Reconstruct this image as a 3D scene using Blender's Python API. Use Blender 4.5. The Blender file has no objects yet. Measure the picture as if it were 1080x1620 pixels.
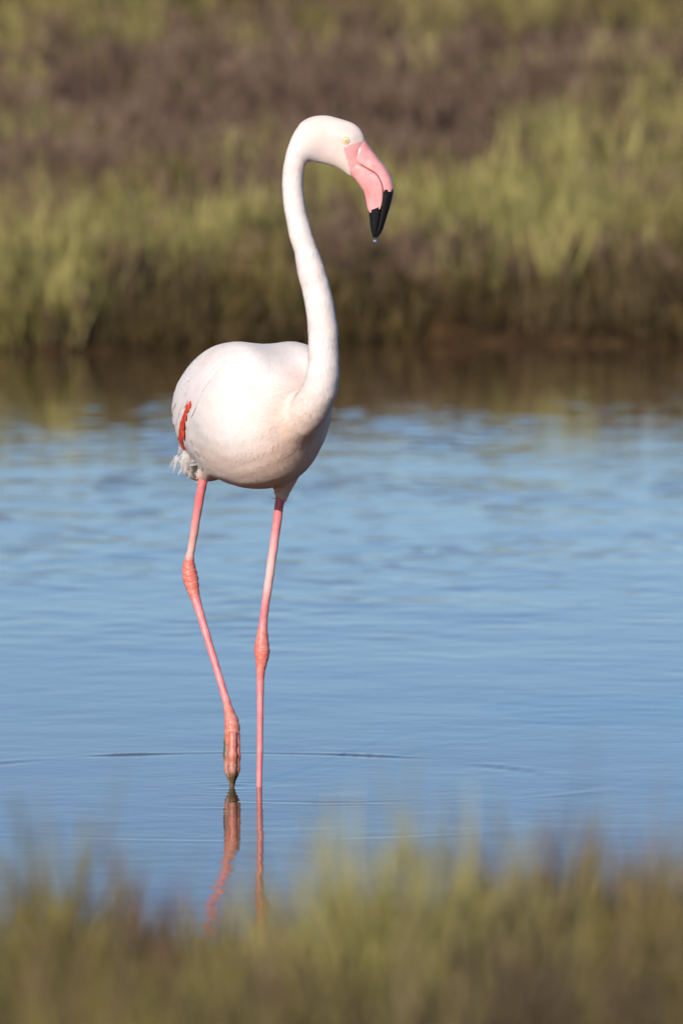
import bpy, math, random
import numpy as np
from mathutils import Vector

# ------------------------------------------------------------------ camera, sky, sun, exposure
S = bpy.context.scene
COL = S.collection
CAM_Y, CAM_Z, PITCH, FPX = -15.0, 1.6, math.radians(4.056), 12255.0   # FPX: focal length in pixels of the 1080x1620 photograph
cam = bpy.data.cameras.new('camera')
cam.sensor_fit = 'VERTICAL'; cam.sensor_height = 36.0; cam.sensor_width = 24.0
cam.lens = FPX / 1620 * 36.0
cam.clip_start = 0.1; cam.clip_end = 3000
cam.dof.use_dof = True; cam.dof.focus_distance = 14.93; cam.dof.aperture_fstop = 5.6
cam_ob = bpy.data.objects.new('camera', cam); COL.objects.link(cam_ob)
cam_ob.location = (0, CAM_Y, CAM_Z); cam_ob.rotation_euler = (math.pi / 2 - PITCH, 0, 0)
S.camera = cam_ob

SUN_AZ, SUN_EL = 205.0, 22.5            # azimuth clockwise from +Y: behind the camera, to its left
W = bpy.data.worlds.new('World'); S.world = W; W.use_nodes = True
wn = W.node_tree; bg = wn.nodes['Background']
sky = wn.nodes.new('ShaderNodeTexSky'); sky.sky_type = 'NISHITA'; sky.sun_disc = False
sky.sun_elevation = math.radians(SUN_EL); sky.sun_rotation = math.radians(SUN_AZ)
sky.air_density = 0.75; sky.dust_density = 0.5; sky.ozone_density = 4.6
wn.links.new(sky.outputs[0], bg.inputs[0]); bg.inputs[1].default_value = 0.108
sl = bpy.data.lights.new('sun', 'SUN'); sl.energy = 4.4; sl.angle = math.radians(0.6); sl.color = (1.0, 0.915, 0.82)
sun = bpy.data.objects.new('sun', sl); COL.objects.link(sun)
_a, _e = math.radians(SUN_AZ), math.radians(SUN_EL)
SUND = Vector((math.sin(_a) * math.cos(_e), math.cos(_a) * math.cos(_e), math.sin(_e)))
sun.rotation_euler = SUND.to_track_quat('Z', 'Y').to_euler(); sun.location = (-6, -10, 8)
S.view_settings.view_transform = 'Standard'; S.view_settings.look = 'None'
S.view_settings.exposure = 0.15; S.view_settings.gamma = 1.0; S.view_settings.use_curve_mapping = False
S.render.engine = 'CYCLES'
S.cycles.use_denoising = True
S.cycles.max_bounces = 8; S.cycles.caustics_reflective = False; S.cycles.caustics_refractive = False

rng = np.random.default_rng(11)


def at(px, py, Y):
    """world point on the line of sight of photo pixel (px, py) at depth Y"""
    x = (px - 540) / FPX; y = -(py - 810) / FPX
    c, s = math.cos(PITCH), math.sin(PITCH)
    d = (x, c + y * s, -s + y * c)
    t = (Y - CAM_Y) / d[1]
    return np.array((d[0] * t, Y, CAM_Z + d[2] * t))


MM = 15.0 / FPX                          # metres per photo pixel at the bird


# ------------------------------------------------------------------ helpers
def tag(o, label=None, cat=None, group=None, kind=None):
    if label: o['label'] = label
    if cat: o['category'] = cat
    if group: o['group'] = group
    if kind: o['kind'] = kind
    return o


def mesh_obj(name, v, f, mat, parent=None, smooth=True, attrs=None, normals=None):
    """v (n,3); f: an (m,k) int array or a list of such arrays"""
    v = np.asarray(v, np.float32)
    fl = f if isinstance(f, list) else [f]
    fl = [np.asarray(a, np.int32) for a in fl if len(a)]
    me = bpy.data.meshes.new(name)
    me.vertices.add(len(v)); me.vertices.foreach_set('co', v.ravel())
    loops = np.concatenate([a.ravel() for a in fl])
    tot = np.concatenate([np.full(len(a), a.shape[1], np.int32) for a in fl])
    start = np.concatenate([[0], np.cumsum(tot)[:-1]]).astype(np.int32)
    me.loops.add(len(loops)); me.loops.foreach_set('vertex_index', loops)
    me.polygons.add(len(tot)); me.polygons.foreach_set('loop_start', start)
    me.update(calc_edges=True); me.validate()
    me.polygons.foreach_set('use_smooth', np.full(len(me.polygons), smooth))
    for k, a in (attrs or {}).items():
        a = np.asarray(a, np.float32)
        if a.ndim == 2:
            at_ = me.attributes.new(k, 'FLOAT_COLOR', 'POINT')
            at_.data.foreach_set('color', np.c_[a, np.ones(len(a), np.float32)].astype(np.float32).ravel())
        else:
            at_ = me.attributes.new(k, 'FLOAT', 'POINT'); at_.data.foreach_set('value', a)
    if normals is not None:
        me.normals_split_custom_set_from_vertices([tuple(n) for n in normals])
    o = bpy.data.objects.new(name, me); COL.objects.link(o)
    if mat: me.materials.append(mat)
    if parent: o.parent = parent
    return o


class Mat:
    def __init__(s, name, rough=0.6, spec=0.3):
        s.m = bpy.data.materials.new(name); s.m.use_nodes = True
        s.nt = s.m.node_tree; s.b = s.nt.nodes['Principled BSDF']
        s.b.inputs['Roughness'].default_value = rough
        s.b.inputs['Specular IOR Level'].default_value = spec

    def n(s, t, **kw):
        nd = s.nt.nodes.new(t)
        for k, v in kw.items():
            if k in nd.inputs: nd.inputs[k].default_value = v
            else: setattr(nd, k, v)
        return nd

    def l(s, a, b): s.nt.links.new(a, b)

    def noise(s, scale, detail=4, vec=None, rough=0.55):
        nd = s.n('ShaderNodeTexNoise', Scale=scale, Detail=detail, Roughness=rough)
        if vec is None:
            vec = s.n('ShaderNodeTexCoord').outputs['Object']
        s.l(vec, nd.inputs['Vector'])
        return nd.outputs['Fac']

    def ramp(s, fac, stops):
        r = s.n('ShaderNodeValToRGB'); e = r.color_ramp.elements
        while len(e) < len(stops): e.new(0.5)
        for k, (p, c) in enumerate(stops):
            e[k].position = p; e[k].color = (*c, 1) if len(c) == 3 else c
        s.l(fac, r.inputs[0]); return r.outputs[0]

    def mix(s, fac, a, b, mode='MIX'):
        m = s.n('ShaderNodeMix', data_type='RGBA', blend_type=mode)
        for sock, v in ((m.inputs[0], fac), (m.inputs[6], a), (m.inputs[7], b)):
            if hasattr(v, 'is_linked'): s.l(v, sock)
            elif isinstance(v, tuple): sock.default_value = (*v, 1)
            else: sock.default_value = v
        return m.outputs[2]

    def attr(s, name, out='Color'):
        return s.n('ShaderNodeAttribute', attribute_name=name).outputs[out]

    def base(s, c):
        if isinstance(c, tuple): s.b.inputs['Base Color'].default_value = (*c, 1)
        else: s.l(c, s.b.inputs['Base Color'])

    def bump(s, h, strength, dist):
        b = s.n('ShaderNodeBump', Strength=strength, Distance=dist)
        s.l(h, b.inputs['Height']); s.l(b.outputs[0], s.b.inputs['Normal']); return b


def fft_noise(n, size, lmin, lmax, seed, slope=True, power=1.0):
    """periodic height tile n x n covering size metres, waves between lmin and lmax; rms slope (or height) 1"""
    r = np.random.default_rng(seed)
    k = np.fft.fftfreq(n, size / n)
    kx, ky = np.meshgrid(k, k, indexing='ij'); kk = np.hypot(kx, ky); kk[0, 0] = 1e-9
    lam = 1 / kk
    a = np.where((lam > lmin) & (lam < lmax), lam ** power, 0) * np.exp(-(lmin * 1.3 / lam) ** 4)
    h = np.fft.ifft2(np.fft.fft2(r.normal(size=(n, n))) * a).real
    if slope:
        g = np.gradient(h, size / n); h /= math.sqrt((g[0] ** 2 + g[1] ** 2).mean())
    else:
        h /= h.std()
    return h


def sample(tile, size, x, y):
    n = tile.shape[0]
    u = (np.asarray(x) / size * n) % n; v = (np.asarray(y) / size * n) % n
    i = np.floor(u).astype(int); j = np.floor(v).astype(int); a = u - i; b = v - j
    i %= n; j %= n; i1 = (i + 1) % n; j1 = (j + 1) % n
    return (tile[i, j] * (1 - a) * (1 - b) + tile[i1, j] * a * (1 - b) + tile[i, j1] * (1 - a) * b + tile[i1, j1] * a * b)


def grid_faces(nu, nv):
    i, j = np.meshgrid(np.arange(nu - 1), np.arange(nv - 1), indexing='ij')
    a = (i * nv + j).ravel()
    return np.c_[a, a + nv, a + nv + 1, a + 1]


def sstep(a, b, x):
    t = np.clip((np.asarray(x, float) - a) / (b - a), 0, 1); return t * t * (3 - 2 * t)


# ------------------------------------------------------------------ ground: near shore, lake bed, far bank
T_LOW = fft_noise(256, 32, 1.5, 12, 3, slope=False)
T_MID = fft_noise(512, 16, 0.15, 1.6, 4, slope=False, power=1.2)
FAR = 17.2                                  # waterline of the far bank
NEAR = -4.2                                 # waterline of the near shore


def bank_line(x):
    return FAR + 0.35 * np.sin(x * 0.9 + 0.6) + 0.16 * np.sin(x * 2.7 + 1.0) + 0.07 * np.sin(x * 7.1)


def ground_z(x, y):
    x = np.asarray(x, float); y = np.asarray(y, float)
    e = y - bank_line(x)
    lump = sample(T_MID, 16, x, y)
    scarp = 0.105 * sstep(-0.25, 0.12, e) + 0.10 * sstep(0.15, 0.6, e + 0.12 * lump)
    far = -0.08 + scarp + 0.07 * sstep(0.6, 2.5, e) + 0.031 * np.clip(e - 1.0, 0, 45) + 0.02 * np.clip(e - 46, 0, 30)
    far += lump * 0.022 * sstep(-0.1, 0.5, e) + sample(T_LOW, 32, x, y) * 0.07 * sstep(1.5, 6, e)
    ne = NEAR + 0.15 * np.sin(x * 1.3) - y
    near = -0.08 + 0.14 * sstep(-0.3, 0.5, ne) + 0.22 * sstep(0.3, 3.5, ne) + lump * 0.012 * sstep(0, 0.6, ne)
    near = near + sample(T_LOW, 32, x, y) * 0.02 * sstep(0.2, 1.0, ne)
    bed = -0.08 + 0.006 * sample(T_LOW, 32, x, y)
    return np.where(e > -0.3, far, np.where(ne > -0.35, near, bed))


xs = np.concatenate([[-2500, -600, -160, -60, -30, -18], np.arange(-12, 12.01, 0.11), [18, 30, 60, 160, 600, 2500]])
ys = np.concatenate([[-900, -200, -60, -30], np.arange(-22, -2.5, 0.12), np.arange(-2.4, 16, 0.5),
                     np.arange(16.2, 19.2, 0.05), np.arange(19.2, 32, 0.16), np.arange(32, 62, 0.5), [70, 85, 110, 180, 400, 1000, 2600]])
gx, gy = np.meshgrid(xs, ys, indexing='ij')
gz = ground_z(gx, gy)
gz = np.where(gy < -25, 0.28, gz)
mud = Mat('bank_mud', 0.75, 0.25)
nz = mud.noise(7, 6)
c = mud.ramp(nz, [(0.3, (0.024, 0.014, 0.004)), (0.5, (0.060, 0.035, 0.010)), (0.68, (0.13, 0.085, 0.035))])
c2 = mud.ramp(mud.noise(0.9, 3), [(0.4, (0.55, 0.5, 0.42)), (0.62, (1.0, 0.86, 0.72))])
mud.base(mud.mix(1.0, c, c2, 'MULTIPLY'))
mud.bump(mud.noise(30, 6), 0.7, 0.03)
ground = mesh_obj('ground', np.c_[gx.ravel(), gy.ravel(), gz.ravel()], grid_faces(len(xs), len(ys)), mud.m)
tag(ground, 'brown muddy ground of the marsh under the plants', 'ground', kind='structure')

# ------------------------------------------------------------------ water
FOOT = at(367, 1243, 0.0)                    # where the lifted foot touches
STAND = at(410, 1245, 0.0)
wx = np.concatenate([[-2500, -500, -120, -40, -18, -9, -6, -4.8], np.arange(-4, 4.001, 0.026), [4.8, 6, 9, 18, 40, 120, 500, 2500]])
wy = np.concatenate([np.arange(-5.2, -2.6, 0.03), np.arange(-2.6, 3.4, 0.0125), np.arange(3.4, 10, 0.02), np.arange(10, 18.4, 0.033)])
ux, uy = np.meshgrid(wx, wy, indexing='ij')
T1 = fft_noise(1024, 6, 0.055, 0.32, 21, power=1.1)
T2 = fft_noise(1024, 11, 0.25, 1.6, 22, power=1.3)
T4 = fft_noise(1024, 12, 0.10, 0.30, 25, power=0.6)
T3 = fft_noise(512, 24, 1.2, 8, 23, slope=False, power=0.6)
patch = 0.75 + 0.30 * np.clip(sample(T3, 24, ux * 0.9, uy * 0.8), -1.8, 2.2)
amp = 0.0042 + 0.012 * sstep(0.4, 5.0, uy) * sstep(15, 9, uy)
T5 = fft_noise(512, 8, 0.16, 1.2, 26, slope=False, power=0.5)
mottle = np.clip(0.85 + 0.75 * sample(T5, 8, ux, uy * 0.22), 0.12, 2.2)
amp4 = mottle * (0.015 * sstep(1.8, 6, uy) + 0.013 * sstep(6.5, 11.5, uy)) * (1 - 0.10 * sstep(15.0, 16.8, uy))
inner = 1 - sstep(3.9, 5.5, np.abs(ux))
wz = (sample(T1, 6, ux * 1.0, uy) * amp + sample(T2, 11, ux, uy) * (0.0012 + amp * 0.35) + sample(T4, 12, ux * 1.45, uy * 0.85) * amp4) * patch * inner
r = np.hypot(ux - FOOT[0], uy - FOOT[1])
ring = 0
TR = fft_noise(256, 2.0, 0.10, 0.5, 41, slope=False)
brk = np.clip(0.75 + 0.6 * sample(TR, 2.0, ux, uy * 0.5), 0, 1.5)
for cx, cy, r0, w_, a_, lam, a0, a1 in ((FOOT[0], FOOT[1], 0.65, 0.030, 0.0013, 0.07, 0.1, 2.9), (0.0, 0.30, 0.60, 0.028, 0.0012, 0.065, -1.9, -0.25),
                                        (FOOT[0], FOOT[1], 0.37, 0.03, 0.00030, 0.06, -2.8, -0.6), (FOOT[0], FOOT[1], 0.92, 0.03, 0.0004, 0.08, -2.9, -1.0)):
    rr_ = np.hypot(ux - cx, uy - cy); an = np.arctan2(uy - cy, ux - cx)
    ring = ring + a_ * np.exp(-((rr_ - r0) / w_) ** 2) * np.sin((rr_ - r0) / lam * 2 * math.pi) * brk * sstep(a0 - 0.15, a0 + 0.25, an) * sstep(a1 + 0.15, a1 - 0.25, an)
ring = ring + 0.0012 * np.exp(-r / 0.10) * np.cos(r / 0.05 * 2 * math.pi) * (0.6 - 0.4 * (ux - FOOT[0]) / (r + 1e-6))
r2 = np.hypot(ux - STAND[0], uy - STAND[1])
ring = ring + 0.0005 * np.exp(-r2 / 0.05) * np.cos(r2 / 0.03 * 2 * math.pi)
wz = wz + ring
water_m = Mat('lake_water', 0.02, 0.5)
water_m.b.inputs['IOR'].default_value = 1.333
water_m.base((0.095, 0.052, 0.024))
tc = water_m.n('ShaderNodeTexCoord').outputs['Object']
water_m.bump(water_m.noise(22, 3, tc), 0.10, 0.004)
water = mesh_obj('water', np.c_[ux.ravel(), uy.ravel(), wz.ravel()], grid_faces(len(wx), len(wy)), water_m.m)
tag(water, 'rippled blue water of the shallow lagoon', 'water', kind='structure')


# ------------------------------------------------------------------ marsh plants
def tubes(P, rad, col, sides=3):
    """P (n,k,3) centre lines, rad (n,k), col (n,k,3) -> verts, faces, colours; last ring closes to a point"""
    n, k, _ = P.shape
    a0 = rng.uniform(0, 6.28, n)[:, None, None]
    a = a0 + (np.arange(sides) * 2 * math.pi / sides)[None, None, :]
    V = np.repeat(P[:, :, None, :], sides, 2).copy()
    V[..., 0] += rad[:, :, None] * np.cos(a); V[..., 1] += rad[:, :, None] * np.sin(a)
    C = np.repeat(col[:, :, None, :], sides, 2)
    idx = np.arange(n * k * sides).reshape(n, k, sides)
    q = []
    for s in range(sides):
        s1 = (s + 1) % sides
        q.append(np.stack([idx[:, :-1, s], idx[:, :-1, s1], idx[:, 1:, s1], idx[:, 1:, s]], -1).reshape(-1, 4))
    return V.reshape(-1, 3), np.concatenate(q), C.reshape(-1, 3)


def clump(bx, by, h, rad, base_c, tip_c, nb=4, lean=0.25, k=4, bshort=(0.35, 0.75), zoff=-0.02, jitter=0.15, fr=(0.12, 0.8)):
    """branching upright stems: arrays bx, by, h, rad; colours (n,3)"""
    n = len(bx)
    bz = ground_z(bx, by) + zoff
    P0 = np.c_[bx, by, bz]
    th = rng.uniform(0, 6.28, n); ln = np.abs(rng.normal(0, lean, n))
    D = np.c_[np.cos(th) * ln, np.sin(th) * ln, np.ones(n)]; D /= np.linalg.norm(D, axis=1)[:, None]
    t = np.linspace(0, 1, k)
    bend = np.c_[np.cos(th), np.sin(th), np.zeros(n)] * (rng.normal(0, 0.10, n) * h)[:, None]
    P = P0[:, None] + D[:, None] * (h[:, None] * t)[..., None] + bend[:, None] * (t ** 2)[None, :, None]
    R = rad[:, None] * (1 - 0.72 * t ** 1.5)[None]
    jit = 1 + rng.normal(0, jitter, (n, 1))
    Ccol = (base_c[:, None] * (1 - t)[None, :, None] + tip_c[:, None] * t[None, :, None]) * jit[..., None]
    Ps, Rs, Cs = [P], [R], [Ccol]
    for b in range(nb):
        f = rng.uniform(*fr, n)
        o = P0 + D * (h * f)[:, None] + bend * (f ** 2)[:, None]
        th2 = rng.uniform(0, 6.28, n); out = rng.uniform(0.25, 0.75, n)
        d2 = D * 1.0 + np.c_[np.cos(th2) * out, np.sin(th2) * out, np.zeros(n)]; d2 /= np.linalg.norm(d2, axis=1)[:, None]
        L = h * rng.uniform(*bshort, n) * (1 - 0.55 * f)
        up = np.zeros((n, 3)); up[:, 2] = L * 0.25
        Pb = o[:, None] + d2[:, None] * (L[:, None] * t)[..., None] + up[:, None] * (t ** 2)[None, :, None]
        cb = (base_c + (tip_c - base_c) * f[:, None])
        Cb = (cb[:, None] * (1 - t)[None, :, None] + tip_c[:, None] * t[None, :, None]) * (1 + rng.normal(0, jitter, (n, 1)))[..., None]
        Ps.append(Pb); Rs.append(R * 0.7); Cs.append(Cb)
    return np.concatenate(Ps), np.concatenate(Rs), np.clip(np.concatenate(Cs), 0.004, 0.9)


plant_m = Mat('marsh_plant', 0.55, 0.25)
plant_m.base(plant_m.attr('col'))
plant_m.b.inputs['Subsurface Weight'].default_value = 0.0

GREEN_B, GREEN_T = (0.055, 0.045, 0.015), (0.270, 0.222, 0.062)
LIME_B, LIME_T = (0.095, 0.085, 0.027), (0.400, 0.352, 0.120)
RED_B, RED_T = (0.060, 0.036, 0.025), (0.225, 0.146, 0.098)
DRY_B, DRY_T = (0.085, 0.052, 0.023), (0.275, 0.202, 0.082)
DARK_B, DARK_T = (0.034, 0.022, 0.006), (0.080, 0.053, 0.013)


def cc(c, n): return np.repeat(np.array(c, float)[None], n, 0)


def ground_patch(px, py, rpx, veg=0.3):
    """plan position (x, y) where the far bank carries a plant whose tops show at photo pixel (px, py)"""
    for Y in np.arange(FAR, 60, 0.1):
        p = at(px, py, Y)
        if ground_z(p[0], Y) + veg >= p[2]: break
    return p[0], Y, rpx * (Y - CAM_Y) / FPX


# patches of colour on the far bank, in plan: x, y, half width, half depth, kind
def patches(lst):
    out = []
    for px, py, rpx, dep, w in lst:
        x, y, rx = ground_patch(px, py, rpx); out.append((x, y, rx, dep, w))
    return out


RED_P = patches([(190, 190, 190, 2.6, 1.2), (420, 235, 110, 1.6, 1.3), (730, 150, 140, 3.5, 1.4), (560, 150, 150, 3.5, 1.1), (340, 130, 160, 4, 0.9),
                 (300, 60, 300, 7.0, 1.1), (50, 230, 120, 1.8, 1.1), (600, 270, 60, 0.9, 0.9), (1060, 390, 50, 0.6, 0.8), (480, 330, 70, 0.6, 0.7), (720, 50, 260, 7, 1.0),
                 (960, 40, 200, 8, 0.75), (900, 380, 60, 0.5, 0.5), (250, 400, 60, 0.5, 0.5)])
LIME_P = patches([(330, 320, 120, 1.0, 1.2), (60, 365, 110, 0.9, 1.0), (860, 290, 170, 1.6, 1.4), (990, 230, 140, 2.0, 1.1),
                  (960, 130, 100, 3.0, 0.65), (730, 320, 110, 1.1, 1.1), (1060, 90, 70, 4.0, 0.5), (200, 310, 60, 0.8, 0.6)])


def field(ps, x, y):
    s = np.zeros_like(x)
    for X, Y, rx, ry, w in ps:
        s += w * np.exp(-((x - X) / rx) ** 2 - ((y - Y) / ry) ** 2)
    return s


def build_stuff(name, label, cat, parts, sides=3):
    V, F, C, o = [], [], [], 0
    for P, R, Cc in parts:
        v, f, c = tubes(P, R, Cc, sides); V.append(v); F.append(f + o); C.append(c); o += len(v)
    ob = mesh_obj(name, np.concatenate(V), np.concatenate(F), plant_m.m, attrs={'col': np.concatenate(C)})
    return tag(ob, label, cat, kind='stuff')


# --- far bank: scattered plant positions, split by kind
NC, PER = 3700, 11
u = rng.uniform(0, 1, NC)
ty = FAR - 0.2 + 40 * u ** 2.0
tx = rng.uniform(-1, 1, NC) * (2.9 + (ty - FAR) * 0.09)
extra = np.arange(NC) >= NC - 1000                # thinner growth on to both sides
tx[extra] = np.sign(tx[extra]) * (2.8 + (ty[extra] - FAR) * 0.08 + 4.5 * rng.uniform(0, 1, 1000) ** 1.3)
lown = sample(T_LOW, 32, tx * 2.2 + 5, ty * 2.2 + 3)
redf = field(RED_P, tx, ty) + 0.30 * lown + rng.normal(0, 0.34, NC)
limf = field(LIME_P, tx, ty) - 0.22 * lown + rng.normal(0, 0.30, NC)
tk = np.full(NC, 'green', dtype='<U6')
tk[(redf > 0.50) & (redf > limf * 0.8)] = 'red'
tk[(limf > 0.52) & (limf >= redf * 0.9)] = 'lime'
tk[(tk == 'green') & (rng.uniform(0, 1, NC) < 0.28)] = 'dry'
tk[(tk == 'green') & (rng.uniform(0, 1, NC) < 0.18)] = 'red'
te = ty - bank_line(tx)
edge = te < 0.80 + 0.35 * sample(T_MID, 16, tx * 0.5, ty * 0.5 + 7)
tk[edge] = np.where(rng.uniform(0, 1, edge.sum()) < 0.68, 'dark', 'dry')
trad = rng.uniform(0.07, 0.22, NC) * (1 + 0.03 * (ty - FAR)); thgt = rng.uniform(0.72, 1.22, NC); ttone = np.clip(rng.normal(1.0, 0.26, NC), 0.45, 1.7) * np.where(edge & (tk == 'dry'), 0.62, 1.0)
idx = np.repeat(np.arange(NC), PER)
an = rng.uniform(0, 6.28, len(idx)); rr = np.sqrt(rng.uniform(0, 1, len(idx)))
fx = tx[idx] + np.cos(an) * rr * trad[idx] * 1.2; fy = ty[idx] + np.sin(an) * rr * trad[idx]
e = fy - bank_line(fx)
okk = e > np.where(fx < 0.35, -0.14, 0.10)
idx, fx, fy, e, rr = idx[okk], fx[okk], fy[okk], e[okk], rr[okk]
kind = tk[idx]; tone = ttone[idx]
sz = 1 + 0.035 * (fy - FAR)                 # plants grow thicker inland
tall = thgt[idx] * (1.08 - 0.38 * rr ** 2) * np.where((kind == 'dry') & (e < 0.7), 0.55, 1.0)
spec = {'green': (GREEN_B, GREEN_T, (0.16, 0.32), 0.0055, 5), 'lime': (LIME_B, LIME_T, (0.22, 0.42), 0.0055, 4),
        'red': (RED_B, RED_T, (0.16, 0.32), 0.0060, 6), 'dry': (DRY_B, DRY_T, (0.20, 0.40), 0.0038, 3),
        'dark': (DARK_B, DARK_T, (0.08, 0.20), 0.0050, 4)}
FARL = {'green': ('green_samphire', 'olive green upright marsh plants covering the far bank'),
        'lime': ('marsh_grass', 'bright yellow green grassy patches on the far bank'),
        'red': ('red_glasswort', 'dull reddish brown low shrubs spread over the far bank'),
        'dry': ('dry_stalks', 'straw coloured dry stalks mixed among far bank plants'),
        'dark': ('dead_scrub', 'dark brown dead scrub along the far water edge')}
for kd, (b, t_, hr, rd, nb) in spec.items():
    m = kind == kd; n = int(m.sum())
    h = rng.uniform(*hr, n) * np.clip(tall[m], 0.5, 1.35)
    tipc = cc(t_, n) * rng.uniform(0.75, 1.2, (n, 1)) * tone[m][:, None]
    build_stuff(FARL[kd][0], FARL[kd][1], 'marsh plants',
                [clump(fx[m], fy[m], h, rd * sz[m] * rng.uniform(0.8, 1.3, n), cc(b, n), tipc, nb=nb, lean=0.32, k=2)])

# --- near shore plants in front of the lens
NC, PER = 210, 27
ty = -9.1 + 3.3 * rng.uniform(0, 1, NC); tx = rng.uniform(-1, 1, NC) * 0.062 * (ty - CAM_Y) * 1.25
trad = rng.uniform(0.04, 0.12, NC)
pxp = 540 + tx / (ty - CAM_Y) * FPX
lown = sample(T_LOW, 32, tx * 9 + 3, ty * 2)
pyt = np.interp(pxp, [0, 150, 300, 420, 520, 640, 760, 860, 960, 1080], [1425, 1440, 1450, 1455, 1430, 1400, 1425, 1395, 1385, 1365]) + rng.normal(14, 30, NC) - 22 * np.clip(lown, -1.5, 1.5)
topz = CAM_Z - (pyt + 62) * MM / 15 * (ty - CAM_Y)
tk = np.full(NC, 'green', dtype='<U6')
band = sample(fft_noise(256, 8, 0.25, 0.9, 55, slope=False), 8, tx * 1.0 + 2, ty * 0.35 + 1)
rn = np.clip(0.5 + 0.26 * band + rng.normal(0, 0.12, NC), 0, 1)
redn = 0.95 * np.exp(-((pxp - 170) / 120) ** 2) + 0.7 * np.exp(-((pxp - 920) / 120) ** 2) + 0.35 * np.exp(-((pxp - 420) / 70) ** 2)
tk[rn < 0.38] = 'lime'; tk[rn > 0.78] = 'dry'; tk[rng.uniform(0, 1, NC) < 0.05 + 0.75 * redn + 0.25 * (rn > 0.65)] = 'red'
ttone = np.clip(rng.normal(0.74, 0.22, NC) + 0.22 * sample(fft_noise(256, 8, 0.2, 0.8, 56, slope=False), 8, tx + 2, ty * 0.3), 0.35, 1.7)
idx = np.repeat(np.arange(NC), PER)
an = rng.uniform(0, 6.28, len(idx)); rr = np.sqrt(rng.uniform(0, 1, len(idx)))
nx = tx[idx] + np.cos(an) * rr * trad[idx]; ny = ty[idx] + np.sin(an) * rr * trad[idx]
hh = np.clip(topz[idx] - ground_z(nx, ny), 0.06, 0.8) * (1.0 - 0.35 * rr ** 2) * rng.uniform(0.7, 1.0, len(idx))
NEARL = {'green': ('green_samphire', 'blurred olive green plants massed along the near shore', GREEN_B, GREEN_T, 6),
         'lime': ('marsh_grass', 'blurred yellow green plants scattered in the near shore mass', LIME_B, LIME_T, 6),
         'red': ('red_glasswort', 'blurred reddish brown plants massed at the near shore', RED_B, RED_T, 6),
         'dry': ('dry_stalks', 'blurred straw coloured stalks among the near shore plants', DRY_B, DRY_T, 4)}
for kd, (nm, lab, b, t_, nb) in NEARL.items():
    m = tk[idx] == kd; n = int(m.sum())
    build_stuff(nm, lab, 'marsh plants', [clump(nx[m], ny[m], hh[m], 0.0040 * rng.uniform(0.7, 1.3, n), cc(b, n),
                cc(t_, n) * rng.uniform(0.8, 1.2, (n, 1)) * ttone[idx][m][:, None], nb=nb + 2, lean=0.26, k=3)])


def near_plant(name, label, px, py_top, Y, width, n, b, t_, rad=0.0042, nb=11, lean=0.13):
    """one tuft whose top stands at photo pixel (px, py_top), rooted at depth Y"""
    p = at(px, py_top, Y)
    bx = p[0] + rng.normal(0, width, n); by = Y + rng.normal(0, width, n)
    root = ground_z(bx, by)
    h = (p[2] - root) * np.clip(rng.normal(0.90, 0.06, n) - 0.55 * np.abs(bx - p[0]) / max(width, 1e-3) * 0.3, 0.35, 1.0)
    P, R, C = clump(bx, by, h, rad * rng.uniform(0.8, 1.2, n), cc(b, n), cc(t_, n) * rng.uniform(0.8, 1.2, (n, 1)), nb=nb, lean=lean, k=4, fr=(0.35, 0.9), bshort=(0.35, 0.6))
    v, f, c = tubes(P, R, C)
    org = np.array((p[0], Y, float(ground_z(p[0], Y))))
    o = mesh_obj(name, v - org, f, plant_m.m, attrs={'col': c}); o.location = org
    tag(o, label, 'plant', 'taller plants on the near shore')
    return o


near_plant('samphire_plant', 'pale green feathery plant reaching highest, in front of the water right of the legs', 632, 1285, -8.0, 0.055, 104, LIME_B, LIME_T)
near_plant('samphire_plant', 'low pale green plant just right of the leg reflections', 505, 1395, -7.8, 0.05, 62, GREEN_B, LIME_T)
near_plant('glasswort_plant', 'tall reddish brown plant sticking up right of the pale green one', 848, 1296, -7.7, 0.022, 48, RED_B, (0.20, 0.13, 0.075))
near_plant('glasswort_plant', 'dark reddish plant near the lower right corner of the photo', 993, 1305, -7.6, 0.028, 48, RED_B, RED_T)
near_plant('samphire_plant', 'olive green plant at the right edge of the near shore', 1058, 1325, -7.9, 0.04, 66, GREEN_B, GREEN_T)
near_plant('samphire_plant', 'grey green plant between the two tall reddish plants', 925, 1385, -7.5, 0.05, 62, GREEN_B, GREEN_T)
near_plant('samphire_plant', 'olive green plant at the left edge of the near shore', 28, 1345, -7.8, 0.03, 48, GREEN_B, GREEN_T)
near_plant('glasswort_plant', 'pinkish brown plant left of the leg reflections on the near shore', 175, 1390, -7.7, 0.06, 72, RED_B, (0.21, 0.12, 0.09))
near_plant('glasswort_plant', 'thin brown plant between the pale feathery plant and the tall reddish one', 755, 1375, -7.7, 0.03, 42, DRY_B, DRY_T)
near_plant('samphire_plant', 'small yellow green plant under the lifted leg reflection', 372, 1420, -7.7, 0.035, 48, GREEN_B, LIME_T)

# ------------------------------------------------------------------ the flamingo
BF = np.array((0.32, -0.947, 0.0)); BF /= np.linalg.norm(BF)      # heading: towards the camera and to the right
BS = np.array((BF[1], -BF[0], 0.0))                                # the bird's right (left in the photo)
UP = np.array((0, 0, 1.0))
BODY_Y = 0.0
BC = at(405, 653, BODY_Y)
ROOT = bpy.data.objects.new('flamingo', None); COL.objects.link(ROOT)
ROOT.location = (STAND[0], STAND[1], -0.08); ROOT.empty_display_size = 0.1
tag(ROOT, 'white and pink flamingo wading in the shallow blue water', 'flamingo')
ROFF = np.array(ROOT.location)


def part(name, v, f, mat, parent=None, **kw):
    return mesh_obj(name, np.asarray(v) - ROFF, f, mat, parent or ROOT, **kw)


def smin(a, b, k):
    h = np.clip(0.5 + 0.5 * (b - a) / k, 0, 1)
    return b + (a - b) * h - k * h * (1 - h)


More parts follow.
